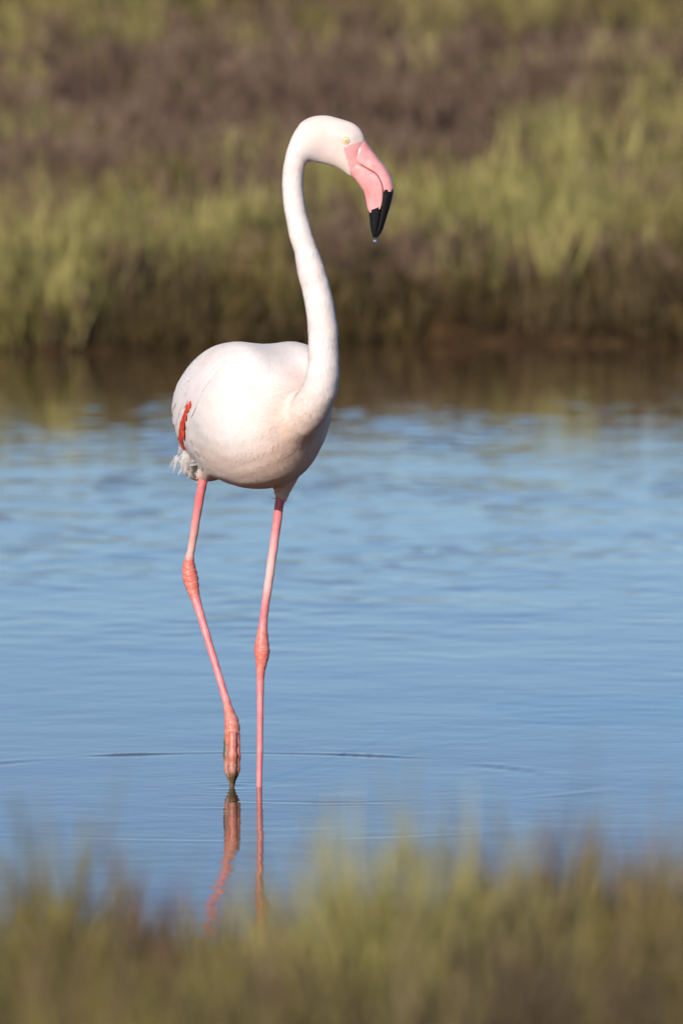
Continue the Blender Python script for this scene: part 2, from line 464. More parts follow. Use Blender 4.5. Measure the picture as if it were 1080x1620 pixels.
H = 0.0034
lo = np.array((-0.42, -0.33, 0.50)); hi = np.array((0.08, 0.52, 1.335))
dims = np.ceil((hi - lo) / H).astype(int)
gxx = (lo[0] + H * np.arange(dims[0])).astype(np.float32)[:, None, None]
gyy = (lo[1] + H * np.arange(dims[1])).astype(np.float32)[None, :, None]
gzz = (lo[2] + H * np.arange(dims[2])).astype(np.float32)[None, None, :]


def ell(c, axes, rad, sl=slice(None)):
    z = gzz[:, :, sl]
    k0 = 0; k1 = 0
    for a, r_ in zip(axes, rad):
        q = (gxx - c[0]) * a[0] + (gyy - c[1]) * a[1] + (z - c[2]) * a[2]
        k0 = k0 + (q / r_) ** 2; k1 = k1 + (q / r_ ** 2) ** 2
    k0 = np.sqrt(k0); k1 = np.sqrt(k1) + 1e-9
    return k0 * (k0 - 1) / k1


def cone(a, b, ra, rb, sl=slice(None)):
    z = gzz[:, :, sl]
    d = b - a; L2 = float(d @ d)
    t = np.clip(((gxx - a[0]) * d[0] + (gyy - a[1]) * d[1] + (z - a[2]) * d[2]) / L2, 0, 1)
    q = np.sqrt((gxx - a[0] - t * d[0]) ** 2 + (gyy - a[1] - t * d[1]) ** 2 + (z - a[2] - t * d[2]) ** 2)
    return q - (ra + (rb - ra) * t)


def pitched(deg, yaw=0):
    p = math.radians(deg); y = math.radians(yaw)
    f0 = BF * math.cos(y) + BS * math.sin(y); s0 = BS * math.cos(y) - BF * math.sin(y)
    f = f0 * math.cos(p) + UP * math.sin(p); u_ = UP * math.cos(p) - f0 * math.sin(p)
    return f, s0, u_


def bp(f, s, u_): return BC + BF * f + BS * s + UP * u_


A15 = pitched(12)
F = ell(bp(0.0, 0.006, -0.002), A15, (0.225, 0.124, 0.1315))
F = smin(F, ell(bp(0.10, 0.016, -0.014), pitched(6), (0.125, 0.110, 0.110)), 0.05)          # breast
F = smin(F, ell(bp(0.03, 0.008, -0.070), pitched(2), (0.135, 0.084, 0.066)), 0.04)           # belly
F = smin(F, ell(bp(-0.24, 0.0, -0.085), pitched(20), (0.15, 0.062, 0.05)), 0.06)           # rump and tail
for sg in (1, -1):
    F = smin(F, ell(bp(-0.02, sg * 0.064, 0.028), pitched(13, sg * -2), (0.225, 0.064, 0.100)), 0.034)   # folded wings
# thighs
F = smin(F, cone(bp(0.0, -0.06, -0.09), at(446, 783, 0.03), 0.045, 0.0115), 0.02)
F = smin(F, cone(bp(-0.04, 0.050, -0.075), at(320.5, 752, 0.10), 0.036, 0.0105), 0.02)
# neck
NECK = [(428, 682, -0.10, 40), (455, 676, -0.16, 35), (477, 661, -0.205, 31.5), (498, 633, -0.235, 28.5), (509.5, 600, -0.245, 25.8),
        (511.5, 563, -0.24, 24), (510.5, 520, -0.225, 23), (503, 470, -0.205, 22), (489.5, 419, -0.19, 20.8), (483.2, 394, -0.182, 18.2), (474.5, 367, -0.175, 17.4),
        (464.8, 320, -0.162, 16.6), (463.2, 285, -0.152, 16.5), (466.8, 256, -0.146, 16.6), (476, 232, -0.14, 19), (492, 218, -0.135, 25)]


def catmull(P, n):
    P = np.asarray(P, float); Q = np.vstack([2 * P[0] - P[1], P, 2 * P[-1] - P[-2]]); out = []
    for i in range(1, len(Q) - 2):
        p0, p1, p2, p3 = Q[i - 1:i + 3]
        for t in np.linspace(0, 1, n, endpoint=False):
            out.append(0.5 * (2 * p1 + (p2 - p0) * t + (2 * p0 - 5 * p1 + 4 * p2 - p3) * t * t + (3 * p1 - p0 - 3 * p2 + p3) * t ** 3))
    out.append(Q[-2]); return np.array(out)


nk = catmull(NECK, 4)
nkP = np.array([at(a, b, c) for a, b, c, _ in nk]); nkR = nk[:, 3] * MM
nkR = nkR * (1 + 0.008 * np.sin(np.arange(len(nkR)) * 1.9) + 0.006 * np.sin(np.arange(len(nkR)) * 0.83 + 1))
NK = np.full(tuple(dims), 9.0, np.float32)
for i in range(len(nkP) - 1):
    z0 = min(nkP[i][2], nkP[i + 1][2]) - 0.09; z1 = max(nkP[i][2], nkP[i + 1][2]) + 0.09
    sl = slice(max(0, int((z0 - lo[2]) / H)), min(dims[2], int((z1 - lo[2]) / H) + 1))
    NK[:, :, sl] = np.minimum(NK[:, :, sl], cone(nkP[i], nkP[i + 1], nkR[i], nkR[i + 1], sl))
# head
HY = -0.135
YAWH = math.radians(9)                                              # head turned slightly to the camera
HX0 = at(520, 225, HY)[0]


def hat(px, py, dy=0.0):
    p = at(px, py, HY); return at(px, py, HY - math.tan(YAWH) * (p[0] - HX0) + dy)


hf = np.array((math.cos(YAWH), -math.sin(YAWH), 0)); hs = np.array((math.sin(YAWH), math.cos(YAWH), 0))


def hax(deg):
    p = math.radians(deg); f = hf * math.cos(p) + UP * math.sin(p); return f, hs, UP * math.cos(p) - hf * math.sin(p)


hsl = slice(int((1.12 - lo[2]) / H), dims[2])
HD = ell(hat(513, 220.5), hax(0), (41 * MM, 25 * MM, 37.5 * MM), hsl)
HD = smin(HD, ell(hat(541, 228), hax(-25), (37 * MM, 22.5 * MM, 37 * MM), hsl), 0.012)
HD = smin(HD, ell(hat(553, 250), hax(-60), (34 * MM, 16 * MM, 20 * MM), hsl), 0.012)
for sg in (-1, 1):                                                   # brow and cheek
    HD = smin(HD, ell(hat(540, 214, sg * 0.017), hax(-15), (22 * MM, 10 * MM, 9 * MM), hsl), 0.010)
NK[:, :, hsl] = smin(NK[:, :, hsl], HD, 0.022)
F = smin(F, NK, 0.016)
del NK, HD


def surface_nets(F, lo, h):
    ins = F < 0
    nx_, ny_, nz_ = F.shape
    c8 = [(i, j, k) for i in (0, 1) for j in (0, 1) for k in (0, 1)]
    cnt = np.zeros((nx_ - 1, ny_ - 1, nz_ - 1), np.int8)
    for i, j, k in c8: cnt += ins[i:nx_ - 1 + i, j:ny_ - 1 + j, k:nz_ - 1 + k]
    act = (cnt > 0) & (cnt < 8)
    I = np.argwhere(act); ids = np.full(act.shape, -1, np.int64); ids[act] = np.arange(len(I))
    acc = np.zeros((len(I), 3)); num = np.zeros(len(I))
    for a in c8:
        for ax in range(3):
            if a[ax]: continue
            b = list(a); b[ax] = 1
            fa = F[I[:, 0] + a[0], I[:, 1] + a[1], I[:, 2] + a[2]]; fb = F[I[:, 0] + b[0], I[:, 1] + b[1], I[:, 2] + b[2]]
            m = (fa < 0) != (fb < 0)
            t = np.where(m, fa / np.where(m, fa - fb, 1), 0)
            p = np.array(a, float)[None].repeat(len(I), 0); p[:, ax] = t
            acc += p * m[:, None]; num += m
    V = lo + h * (I + acc / num[:, None])
    Q = []
    for ax in range(3):
        o1, o2 = (ax + 1) % 3, (ax + 2) % 3
        s0 = [slice(1, -1)] * 3; s1 = [slice(1, -1)] * 3
        s0[ax] = slice(0, -1); s1[ax] = slice(1, None)
        a, b = ins[tuple(s0)], ins[tuple(s1)]
        E_ = np.argwhere(a != b); fl = a[tuple(E_.T)]
        off = np.ones(3, int); off[ax] = 0; E_ = E_ + off
        def g(d1, d2):
            e = E_.copy(); e[:, o1] -= d1; e[:, o2] -= d2; return ids[tuple(e.T)]
        q = np.c_[g(1, 1), g(0, 1), g(0, 0), g(1, 0)]
        q[~fl] = q[~fl][:, ::-1]; Q.append(q)
    Q = np.concatenate(Q); return V, Q[(Q >= 0).all(1)]


BV, BQ = surface_nets(F, lo, H)
# relax the net a little
ed = np.concatenate([BQ[:, [0, 1]], BQ[:, [1, 2]], BQ[:, [2, 3]], BQ[:, [3, 0]]])
deg = np.bincount(ed.ravel(), minlength=len(BV)).astype(float)
for it in range(6):
    s_ = np.zeros_like(BV)
    for ax in range(3):
        s_[:, ax] = np.bincount(ed[:, 0], BV[ed[:, 1], ax], len(BV)) + np.bincount(ed[:, 1], BV[ed[:, 0], ax], len(BV))
    BV += (0.5 if it % 2 == 0 else -0.52) * (s_ / deg[:, None] - BV)


def tri(P):
    """signed distance to the smooth body at points P"""
    q = (np.asarray(P) - lo) / H; q = np.clip(q, 0, dims - 1.001); i = np.floor(q).astype(int); f = q - i
    r_ = 0
    for a in (0, 1):
        for b in (0, 1):
            for c in (0, 1):
                w = (f[:, 0] if a else 1 - f[:, 0]) * (f[:, 1] if b else 1 - f[:, 1]) * (f[:, 2] if c else 1 - f[:, 2])
                r_ = r_ + w * F[np.minimum(i[:, 0] + a, dims[0] - 1), np.minimum(i[:, 1] + b, dims[1] - 1), np.minimum(i[:, 2] + c, dims[2] - 1)]
    return r_


def grad(P):
    e_ = 0.006
    g = np.stack([tri(P + np.eye(3)[k] * e_) - tri(P - np.eye(3)[k] * e_) for k in range(3)], -1)
    return g / (np.linalg.norm(g, axis=1)[:, None] + 1e-9)


def neck_t(P):
    """distance to the neck line over its radius, and the downward direction along it"""
    d = np.linalg.norm(P[:, None] - nkP[None], axis=2); j = d.argmin(1)
    tang = np.gradient(nkP, axis=0); tang /= np.linalg.norm(tang, axis=1)[:, None]
    return d[np.arange(len(P)), j] / nkR[j], -tang[j], j


def flow(P):
    """direction in which feathers lie"""
    dn, tn, j = neck_t(P)
    w = sstep(2.2, 1.1, dn) * sstep(2, 12, j)
    body = -BF + UP * (-0.38 - 0.6 * np.clip((P - BC) @ UP / -0.13, -0.2, 1))[:, None] + 0.0
    d = tn * w[:, None] + body / np.linalg.norm(body, axis=1)[:, None] * (1 - w[:, None])
    away = P - hat(592, 262)[None]; away /= np.linalg.norm(away, axis=1)[:, None]
    wh = sstep(48, 56, j)[:, None]
    d = d * (1 - wh) + (away + np.array((0, 0, -0.25))) * wh
    n = grad(P); d = d - n * (d * n).sum(1)[:, None]
    return d / (np.linalg.norm(d, axis=1)[:, None] + 1e-9), n


# soft relief of the plumage, real geometry on the body
fl_, nn_ = flow(BV)
loc_f = (BV - BC) @ BF; loc_s = (BV - BC) @ BS; loc_u = (BV - BC) @ UP
TA = fft_noise(256, 1.0, 0.02, 0.12, 31, slope=False)
rel = sample(TA, 1.0, loc_f * 0.55 + loc_s * 0.2, loc_u * 1.3 + loc_s * 0.8)
dn_, tn_, jn_ = neck_t(BV)
onbody = sstep(1.0, 1.9, dn_) * (1 - sstep(50, 58, jn_))
headm = sstep(50, 58, jn_)
BV += nn_ * (rel * 0.00022 * (1.0 + 0.2 * onbody) * (1 - headm))[:, None]

feather = Mat('white_plumage', 0.75, 0.15)
pos = feather.n('ShaderNodeTexCoord').outputs['Object']
pale = feather.ramp(feather.noise(9, 4, pos), [(0.35, (0.78, 0.74, 0.715)), (0.52, (0.775, 0.715, 0.685)), (0.68, (0.765, 0.66, 0.63))])
pale = feather.mix(feather.ramp(feather.noise(38, 5, pos, 0.65), [(0.42, (0, 0, 0)), (0.72, (0.28, 0.28, 0.28))]), pale, (0.76, 0.58, 0.53))
pink = feather.mix(feather.attr('blush_bounce', 'Fac'), pale, (0.80, 0.55, 0.43))  # pink plumage tint, plus warm bounce light painted on belly and neck base
skin = feather.ramp(feather.noise(45, 4, pos), [(0.3, (0.72, 0.28, 0.28)), (0.55, (0.79, 0.37, 0.36)), (0.75, (0.82, 0.47, 0.45))])
pink = feather.mix(feather.attr('shade', 'Fac'), pink, (0.62, 0.50, 0.44))
feather.base(feather.mix(feather.attr('skin', 'Fac'), pink, skin))
feather.b.inputs['Subsurface Weight'].default_value = 0.10
feather.b.inputs['Subsurface Radius'].default_value = (0.016, 0.008, 0.005)
feather.b.inputs['Subsurface Scale'].default_value = 0.6
feather.b.inputs['Sheen Weight'].default_value = 0.15
feather.bump(feather.noise(160, 4, pos), 0.05, 0.002)


plum_m = feather.m.copy(); plum_m.name = 'feather_tips'
plum_m.node_tree.nodes['Principled BSDF'].inputs['Subsurface Weight'].default_value = 0.0


def photo(P):
    c_, s_ = math.cos(PITCH), math.sin(PITCH); d = P - np.array((0, CAM_Y, CAM_Z))
    w_ = d[:, 1] * c_ - d[:, 2] * s_
    return 540 + FPX * d[:, 0] / w_, 810 - FPX * (d[:, 1] * s_ + d[:, 2] * c_) / w_


def face_skin(P):
    """bare pink skin round the base of the bill, in the head's own profile"""
    Q = P + hs[None] * ((hat(520, 225) - P) @ hs)[:, None]            # onto the head's middle plane
    x, y = photo(Q)
    edge = np.interp(y, [214, 222, 229, 234, 244, 256, 270, 290], [592, 578, 556, 547, 549, 552, 555, 559])
    return sstep(-1.0, 1.5, x - edge) * sstep(12.0, 10.0, np.abs(y - 250) / 4.5) * (P[:, 2] > 1.1)


def blush_bounce(P):
    d, t_, j = neck_t(P)
    head = sstep(54, 60, j)
    base = np.exp(-((j - 6) / 7.0) ** 2) * sstep(2.6, 1.0, d)  # pinkish neck base, with warm light in its shadow painted in
    lowb = sstep(-0.02, -0.11, (P - BC) @ UP)  # pinkish underside, deepened to paint in warm bounce light from below
    return np.clip(0.32 * head + 0.75 * base + 0.65 * lowb + 0.03, 0, 1)


body = part('body', BV, BQ, feather.m, attrs={'blush_bounce': blush_bounce(BV), 'skin': face_skin(BV)})
bm_n = np.zeros((len(BV), 3))
body.data.vertices.foreach_get('normal', (tmp := np.zeros(len(BV) * 3, np.float32))); bm_n = tmp.reshape(-1, 3)

# --- short feather tips lying along the surface
tri_f = np.concatenate([BQ[:, [0, 1, 2]], BQ[:, [0, 2, 3]]])
ta = np.linalg.norm(np.cross(BV[tri_f[:, 1]] - BV[tri_f[:, 0]], BV[tri_f[:, 2]] - BV[tri_f[:, 0]]), axis=1)
NF = 76000
pick = rng.choice(len(tri_f), NF, p=ta / ta.sum())
w = rng.dirichlet((1, 1, 1), NF)
FP = (BV[tri_f[pick]] * w[..., None]).sum(1); FN = (bm_n[tri_f[pick]] * w[..., None]).sum(1); FN /= np.linalg.norm(FN, axis=1)[:, None]
fd, _ = flow(FP)
dnn, _, jj = neck_t(FP)
hd = sstep(50, 58, jj)
keep = ~((hd > 0.5) & (rng.uniform(0, 1, NF) < 0.4))
# keep bill base and eye clear
BILLP = hat(566, 250); keep &= face_skin(FP) < 0.05
EYEC = hat(546.5, 222.5); keep &= ~((np.linalg.norm((FP - EYEC)[:, [0, 2]], axis=1) < 0.0105))
FP, FN, fd, dnn, hd = FP[keep], FN[keep], fd[keep], dnn[keep], hd[keep]
n = len(FP)
onb = sstep(1.0, 1.9, dnn) * (1 - hd)
L = (0.007 + 0.009 * onb) * rng.uniform(0.7, 1.4, n) * (1 - 0.55 * hd)
wd = (0.0008 + 0.0007 * onb) * rng.uniform(0.6, 1.3, n) * (1 - 0.5 * hd)
side = np.cross(FN, fd)
fdj = fd + side * rng.normal(0, 0.22, n)[:, None]; fdj /= np.linalg.norm(fdj, axis=1)[:, None]; side = np.cross(FN, fdj)
lift = (rng.uniform(0.0, 0.022, n) * (1 + 7.0 * (1 - onb)) * (1 - 0.9 * hd))[:, None]
A_ = FP - FN * 0.0006
P1 = FP + fdj * (L * 0.5)[:, None] + FN * lift * (L * 0.5)[:, None] + FN * 0.0003
P2 = FP + fdj * L[:, None] + FN * lift * (L * 0.8)[:, None] - FN * (L * L * (2.0 + 2.6 * onb))[:, None]
V_ = np.stack([A_ - side * wd[:, None] * 0.6, A_ + side * wd[:, None] * 0.6, P1 - side * wd[:, None], P1 + side * wd[:, None], P2], 1)
ix = np.arange(n)[:, None] * 5
plum = part('plumage', V_.reshape(-1, 3), [np.concatenate([ix + 1, ix + 0, ix + 2, ix + 3], 1), np.concatenate([ix + 3, ix + 2, ix + 4], 1)],
            plum_m, body, attrs={'blush_bounce': np.repeat(np.clip(blush_bounce(FP) + rng.normal(0, 0.10, n), 0, 1), 5), 'shade': np.repeat(np.abs(rng.normal(0, 0.07, n)), 5)}, normals=np.repeat(FN, 5, 0))
tag(plum, kind='stuff')


# --- long feathers of the folded wings, laid on the surface
def feather_mesh(P0, d0, length, width, steps=9, off=0.0015, side_bias=0.0, droop=0.0):
    p = np.array(P0)[None]; n_ = grad(p); p = p - n_ * tri(p)[:, None]
    L_, R_, M_ = [], [], []
    d = np.array(d0, float)
    for k in range(steps + 1):
        t = k / steps
        n_ = grad(p)[0]; d = d - n_ * (d @ n_); d /= np.linalg.norm(d)
        s_ = np.cross(n_, d)
        wv = width * (0.35 + 0.65 * math.sin(min(1, t * 1.5) * math.pi / 2)) * math.sqrt(max(0.0, 1 - max(0, (t - 0.55) / 0.45) ** 2.2)) + 0.0002
        q = p[0] + n_ * (off * (0.3 + t))
        M_.append(q + n_ * width * 0.07); L_.append(q - s_ * wv); R_.append(q + s_ * wv)
        p = p + d * (length / steps) + UP * droop * (length / steps); p = p - grad(p) * tri(p)[:, None]
    V = np.array(L_ + M_ + R_); k = steps + 1
    q = [(i, i + 1, k + i + 1, k + i) for i in range(steps)] + [(k + i, k + i + 1, 2 * k + i + 1, 2 * k + i) for i in range(steps)]
    # underside gives the vane its thickness
    return V, np.array(q)


def on_body(px, py):
    """where the line of sight of a photo pixel meets the body"""
    o = np.array((0, CAM_Y, CAM_Z)); d = at(px, py, 0) - o; d /= np.linalg.norm(d); t = 14.4
    for _ in range(80):
        q_ = float(tri((o + d * t)[None])[0])
        if q_ < 0.0008: break
        t += q_ * 0.6
        if t > 15.6: break
    return o + d * t


wingf = Mat('wing_feather', 0.6, 0.2)
pos = wingf.n('ShaderNodeTexCoord').outputs['Object']
wingf.base(wingf.ramp(wingf.noise(14, 3, pos), [(0.35, (0.76, 0.71, 0.69)), (0.65, (0.74, 0.635, 0.625))]))
wingf.bump(wingf.noise(220, 3, pos), 0.2, 0.001)
redf_m = Mat('crimson_feather', 0.55, 0.25)
pos = redf_m.n('ShaderNodeTexCoord').outputs['Object']
redf_m.base(redf_m.ramp(redf_m.noise(60, 3, pos), [(0.35, (0.52, 0.035, 0.012)), (0.65, (0.72, 0.10, 0.05))]))

for sg in (1, -1):
    wing = bpy.data.objects.new('wing', None); COL.objects.link(wing); wing.parent = ROOT; wing.empty_display_size = 0.05
    for row in range(4):
        for k in range(7):
            fpos = -0.02 - 0.045 * row + rng.normal(0, 0.004)
            upos = 0.085 - 0.030 * k - 0.012 * row + rng.normal(0, 0.003)
            st = bp(fpos, sg * 0.15, upos)
            V, q = feather_mesh(st, -BF + UP * (-0.28 - 0.06 * k), 0.10 + 0.012 * row, 0.014, off=0.0004 + 0.0003 * (row % 2) + 0.0002 * (k % 3))
            part('wing_feather', V, q, wingf.m, wing)
    for px, py, ln2 in ((372, 556, 0.15), (362, 560, 0.15), (352, 566, 0.15), (344, 574, 0.14), (336, 583, 0.13), (330, 594, 0.12), (325, 606, 0.10), (320, 618, 0.08), (357, 572, 0.14), (340, 590, 0.12), (347, 562, 0.16)):
        st = on_body(px, py); st = bp((st - BC) @ BF, sg * ((st - BC) @ BS), (st - BC) @ UP)
        V, q = feather_mesh(st, -BF * 0.75 + UP * -0.60 + BS * sg * 0.55, ln2, 0.0095 * rng.uniform(0.85, 1.15), steps=14, off=0.0013 + 0.0005 * rng.uniform(0, 1))
        part('scapular_feather', V, q, wingf.m, wing)
    for px, py, ln2 in ((308, 631, 0.014), (305, 634, 0.018), (296, 653, 0.030), (294.5, 666, 0.028), (303, 636, 0.018), (300, 643, 0.024), (295, 654, 0.030), (291.5, 663, 0.030), (289, 675, 0.030), (287.5, 688, 0.030), (293, 670, 0.03), (290.5, 690, 0.028)):
        st = on_body(px - 4.5, py + 3); st = bp((st - BC) @ BF, sg * ((st - BC) @ BS), (st - BC) @ UP)
        V, q = feather_mesh(st, -BF * 0.30 + UP * (-0.9) + BS * sg * 0.1, ln2, 0.0095, off=0.0038)
        o = part('crimson_feather', V, q, redf_m.m, wing)
        o['label'] = 'crimson feather at the lower edge of the wing'

# --- ragged white feathers under the tail
nc, per = 150, 14
tb = at(303, 727, 0.14)
c0 = tb + np.c_[rng.normal(0.006, 0.011, nc), rng.normal(0.02, 0.025, nc), rng.normal(0.004, 0.010, nc)]
cd = np.c_[rng.normal(-0.45, 0.18, nc), rng.normal(0.2, 0.12, nc), rng.normal(-0.80, 0.16, nc)]; cd /= np.linalg.norm(cd, axis=1)[:, None]
cl = rng.uniform(0.014, 0.030, nc)
ii = np.repeat(np.arange(nc), per); tn = len(ii)
t0 = c0[ii] + rng.normal(0, 0.0035, (tn, 3)); tip = c0[ii] + cd[ii] * (cl[ii] * rng.uniform(0.7, 1.05, tn))[:, None] + rng.normal(0, 0.0016, (tn, 3))
kk = np.linspace(0, 1, 4)
Pt = t0[:, None] + (tip - t0)[:, None] * kk[None, :, None]
v, f, c = tubes(Pt, 0.00055 * (1.05 - kk)[None] * np.ones((tn, 1)), np.ones((tn, 4, 3)))
down_m = Mat('down_feather', 0.8, 0.1); down_m.base((0.86, 0.82, 0.79))
tag(part('tail_tuft', v, f, down_m.m), 'ragged white tuft under the tail', kind='stuff')

# --- bill
CUL = [(572, 212), (578, 222.6), (587.8, 237), (602, 255), (614, 270.7), (620, 285), (622.5, 299.6), (619, 319), (611.8, 343), (604.6, 364.6), (597, 376)]
GAP = [(556, 247), (563.7, 255), (574, 261), (586, 268), (597.4, 275.5), (604.6, 287.6), (607.5, 300), (607.2, 315), (603.5, 333), (599, 356), (594.5, 375)]
LOW = [(549, 271), (556.5, 279), (561, 284), (566, 290), (572, 298.5), (575.7, 305), (578.3, 315), (580, 325), (583.8, 341), (585.6, 360), (589.5, 375.5)]


def loft(A, B, wid, n_t, n_a, sq=2.4, flat=0.0, gape=-1):
    a = catmull(A, n_t); b = catmull(B, n_t); T = len(a); wv = np.interp(np.linspace(0, 1, T), np.linspace(0, 1, len(wid)), wid)
    V = []
    for i in range(T):
        pa, pb = hat(*a[i]), hat(*b[i]); c = (pa + pb) / 2; r_ = (pa - pb) / 2
        for k in range(n_a):
            th = 2 * math.pi * k / n_a; cx, sx = math.cos(th), math.sin(th)
            e_ = 2 / (7.0 if cx * gape > 0 else sq); X = math.copysign(abs(cx) ** e_, cx); Y = math.copysign(abs(sx) ** e_, sx)
            V.append(c + r_ * X + hs * Y * wv[i] * (1 - flat * X))
    V = np.array(V)
    i, k = np.meshgrid(np.arange(T - 1), np.arange(n_a), indexing='ij')
    k1 = (k + 1) % n_a
    Q = np.stack([i * n_a + k, i * n_a + k1, (i + 1) * n_a + k1, (i + 1) * n_a + k], -1).reshape(-1, 4)
    cap = len(V); V = np.vstack([V, V[-n_a:].mean(0) + (V[-n_a:].mean(0) - V[-2 * n_a:-n_a].mean(0)) * 0.35])
    tipf = np.array([((T - 1) * n_a + k_, (T - 1) * n_a + (k_ + 1) % n_a, cap) for k_ in range(n_a)])
    tt = np.append(np.repeat(np.linspace(0, 1, T), n_a), 1.0)
    return V, Q, tipf, tt


bill_m = Mat('bill_pink', 0.27, 0.5)
pos = bill_m.n('ShaderNodeTexCoord').outputs['Object']
bill_m.base(bill_m.ramp(bill_m.noise(45, 4, pos), [(0.3, (0.70, 0.27, 0.27)), (0.55, (0.78, 0.36, 0.35)), (0.75, (0.82, 0.47, 0.45))]))
bill_m.bump(bill_m.noise(140, 4, pos), 0.18, 0.002)
bill_m.b.inputs['Subsurface Weight'].default_value = 0.1
bill_m.b.inputs['Subsurface Scale'].default_value = 0.005
black_m = Mat('bill_black', 0.2, 0.6); black_m.base((0.008, 0.007, 0.007))
pos = black_m.n('ShaderNodeTexCoord').outputs['Object']; black_m.bump(black_m.noise(160, 4, pos), 0.3, 0.002)


def bill(name, A, B, wid, split, sq, flat, gape):
    V, Q, tipf, tt = loft(A, B, wid, 5, 28, sq, flat, gape)
    jag = 0.010 * np.sin(np.arange(len(V)) % 28 * 1.3) + 0.006 * np.sin(np.arange(len(V)) % 28 * 5.1)
    tq = (tt + jag)[Q].mean(1); lim = split(V[Q].mean(1))
    m = tq > lim
    o = part(name, V, Q[~m], bill_m.m)
    t_ = part('bill_tip', V, [Q[m], tipf], black_m.m, o); t_['label'] = 'black hooked tip of the bill'
    return o


bill('upper_bill', CUL, GAP, [0.0140, 0.0170, 0.0170, 0.0160, 0.015, 0.0138, 0.0128, 0.0118, 0.010, 0.0075, 0.0045], lambda P: np.full(len(P), 0.615), 2.1, 0.12, -1)
GAP2 = [(x - 0.45, y + 0.45) for x, y in GAP]
bill('lower_bill', GAP2, LOW, [0.0140, 0.0172, 0.0180, 0.0178, 0.0170, 0.0160, 0.0148, 0.0136, 0.0115, 0.0085, 0.005], lambda P: np.full(len(P), 0.765), 2.2, 0.0, 1)

nost_m = Mat('nostril_skin', 0.5, 0.3); nost_m.base((0.42, 0.12, 0.12))
for sg in (-1, 1):
    pth = []
    for t, rr in ((0, 0.0004), (0.3, 0.0011), (0.65, 0.0012), (1, 0.0004)):
        pth.append((*hat(586.5 + 10 * t, 256 + 14.0 * t + 1.5 * t * (1 - t), sg * (0.0158 - 0.0010 * t)), rr, 1, 1, 1))
    nostril_paths = globals().setdefault('nostril_paths', []); nostril_paths.append(pth)

# --- eyes
iris_m = Mat('eye_iris', 0.12, 0.6); iris_m.base((0.86, 0.68, 0.36))
pup_m = Mat('eye_pupil', 0.05, 0.8); pup_m.base((0.01, 0.008, 0.006))
lid_m = Mat('eye_lid', 0.5, 0.3); lid_m.base((0.82, 0.58, 0.42))


def dome(c, nrm, rad, h, nr=6, na=20, inner=0.0):
    nrm = np.asarray(nrm) / np.linalg.norm(nrm); a1 = np.cross(nrm, UP); a1 /= np.linalg.norm(a1); a2 = np.cross(nrm, a1)
    V = []
    for i in range(nr + 1):
        t = inner + (1 - inner) * i / nr; rr = rad * math.sin(t * math.pi / 2); hh_ = h * math.cos(t * math.pi / 2)
        for k in range(na):
            th = 2 * math.pi * k / na; V.append(c + a1 * rr * math.cos(th) + a2 * rr * math.sin(th) + nrm * hh_)
    i, k = np.meshgrid(np.arange(nr), np.arange(na), indexing='ij'); k1 = (k + 1) % na
    return np.array(V), np.stack([i * na + k, (i + 1) * na + k, (i + 1) * na + k1, i * na + k1], -1).reshape(-1, 4)


for sg in (-1, 1):
    p = hat(546.5, 222.5, sg * 0.05)[None]
    for _ in range(12):
        p = p - np.array([[0, sg, 0]]) * tri(p)[:, None] * 0.8
    p = p[0]; nrm = grad(p[None])[0]
    V, q = dome(p - nrm * 0.0012, nrm, 0.0062, 0.0040)
    eye = part('eye', V, q, iris_m.m)
    V, q = dome(p + nrm * 0.00235, nrm, 0.0013, 0.0006); part('pupil', V, q, pup_m.m, eye)
    # swollen eyelid ring
    a1 = np.cross(nrm, UP); a1 /= np.linalg.norm(a1); a2 = np.cross(nrm, a1)
    V = [p + (a1 * math.cos(t) + a2 * math.sin(t)) * (0.0064 + 0.0011 * math.cos(s)) + nrm * (0.0004 + 0.0011 * math.sin(s))
         for t in np.linspace(0, 2 * math.pi, 28, endpoint=False) for s in np.linspace(0, 2 * math.pi, 8, endpoint=False)]
    q = [(i * 8 + s, ((i + 1) % 28) * 8 + s, ((i + 1) % 28) * 8 + (s + 1) % 8, i * 8 + (s + 1) % 8) for i in range(28) for s in range(8)]
    part('eyelid', V, np.array(q), lid_m.m, eye)

# --- legs
leg_m = Mat('leg_skin', 0.42, 0.4)
pos = leg_m.n('ShaderNodeTexCoord').outputs['Object']
mp = leg_m.n('ShaderNodeMapping'); mp.inputs['Scale'].default_value = (1, 1, 2.2); leg_m.l(pos, mp.inputs[0])
v1 = leg_m.mix(leg_m.ramp(leg_m.noise(55, 4, pos), [(0.4, (0, 0, 0)), (0.75, (0.35, 0.35, 0.35))]), leg_m.attr('col'), (0.80, 0.48, 0.47))
leg_m.base(v1)
wv = leg_m.n('ShaderNodeTexWave', Scale=55.0, Distortion=9.0, Detail=3.0); wv.bands_direction = 'Z'; leg_m.l(pos, wv.inputs[0])
leg_m.bump(wv.outputs[1], 0.09, 0.0012)
leg_m.b.inputs['Subsurface Weight'].default_value = 0.06; leg_m.b.inputs['Subsurface Scale'].default_value = 0.004


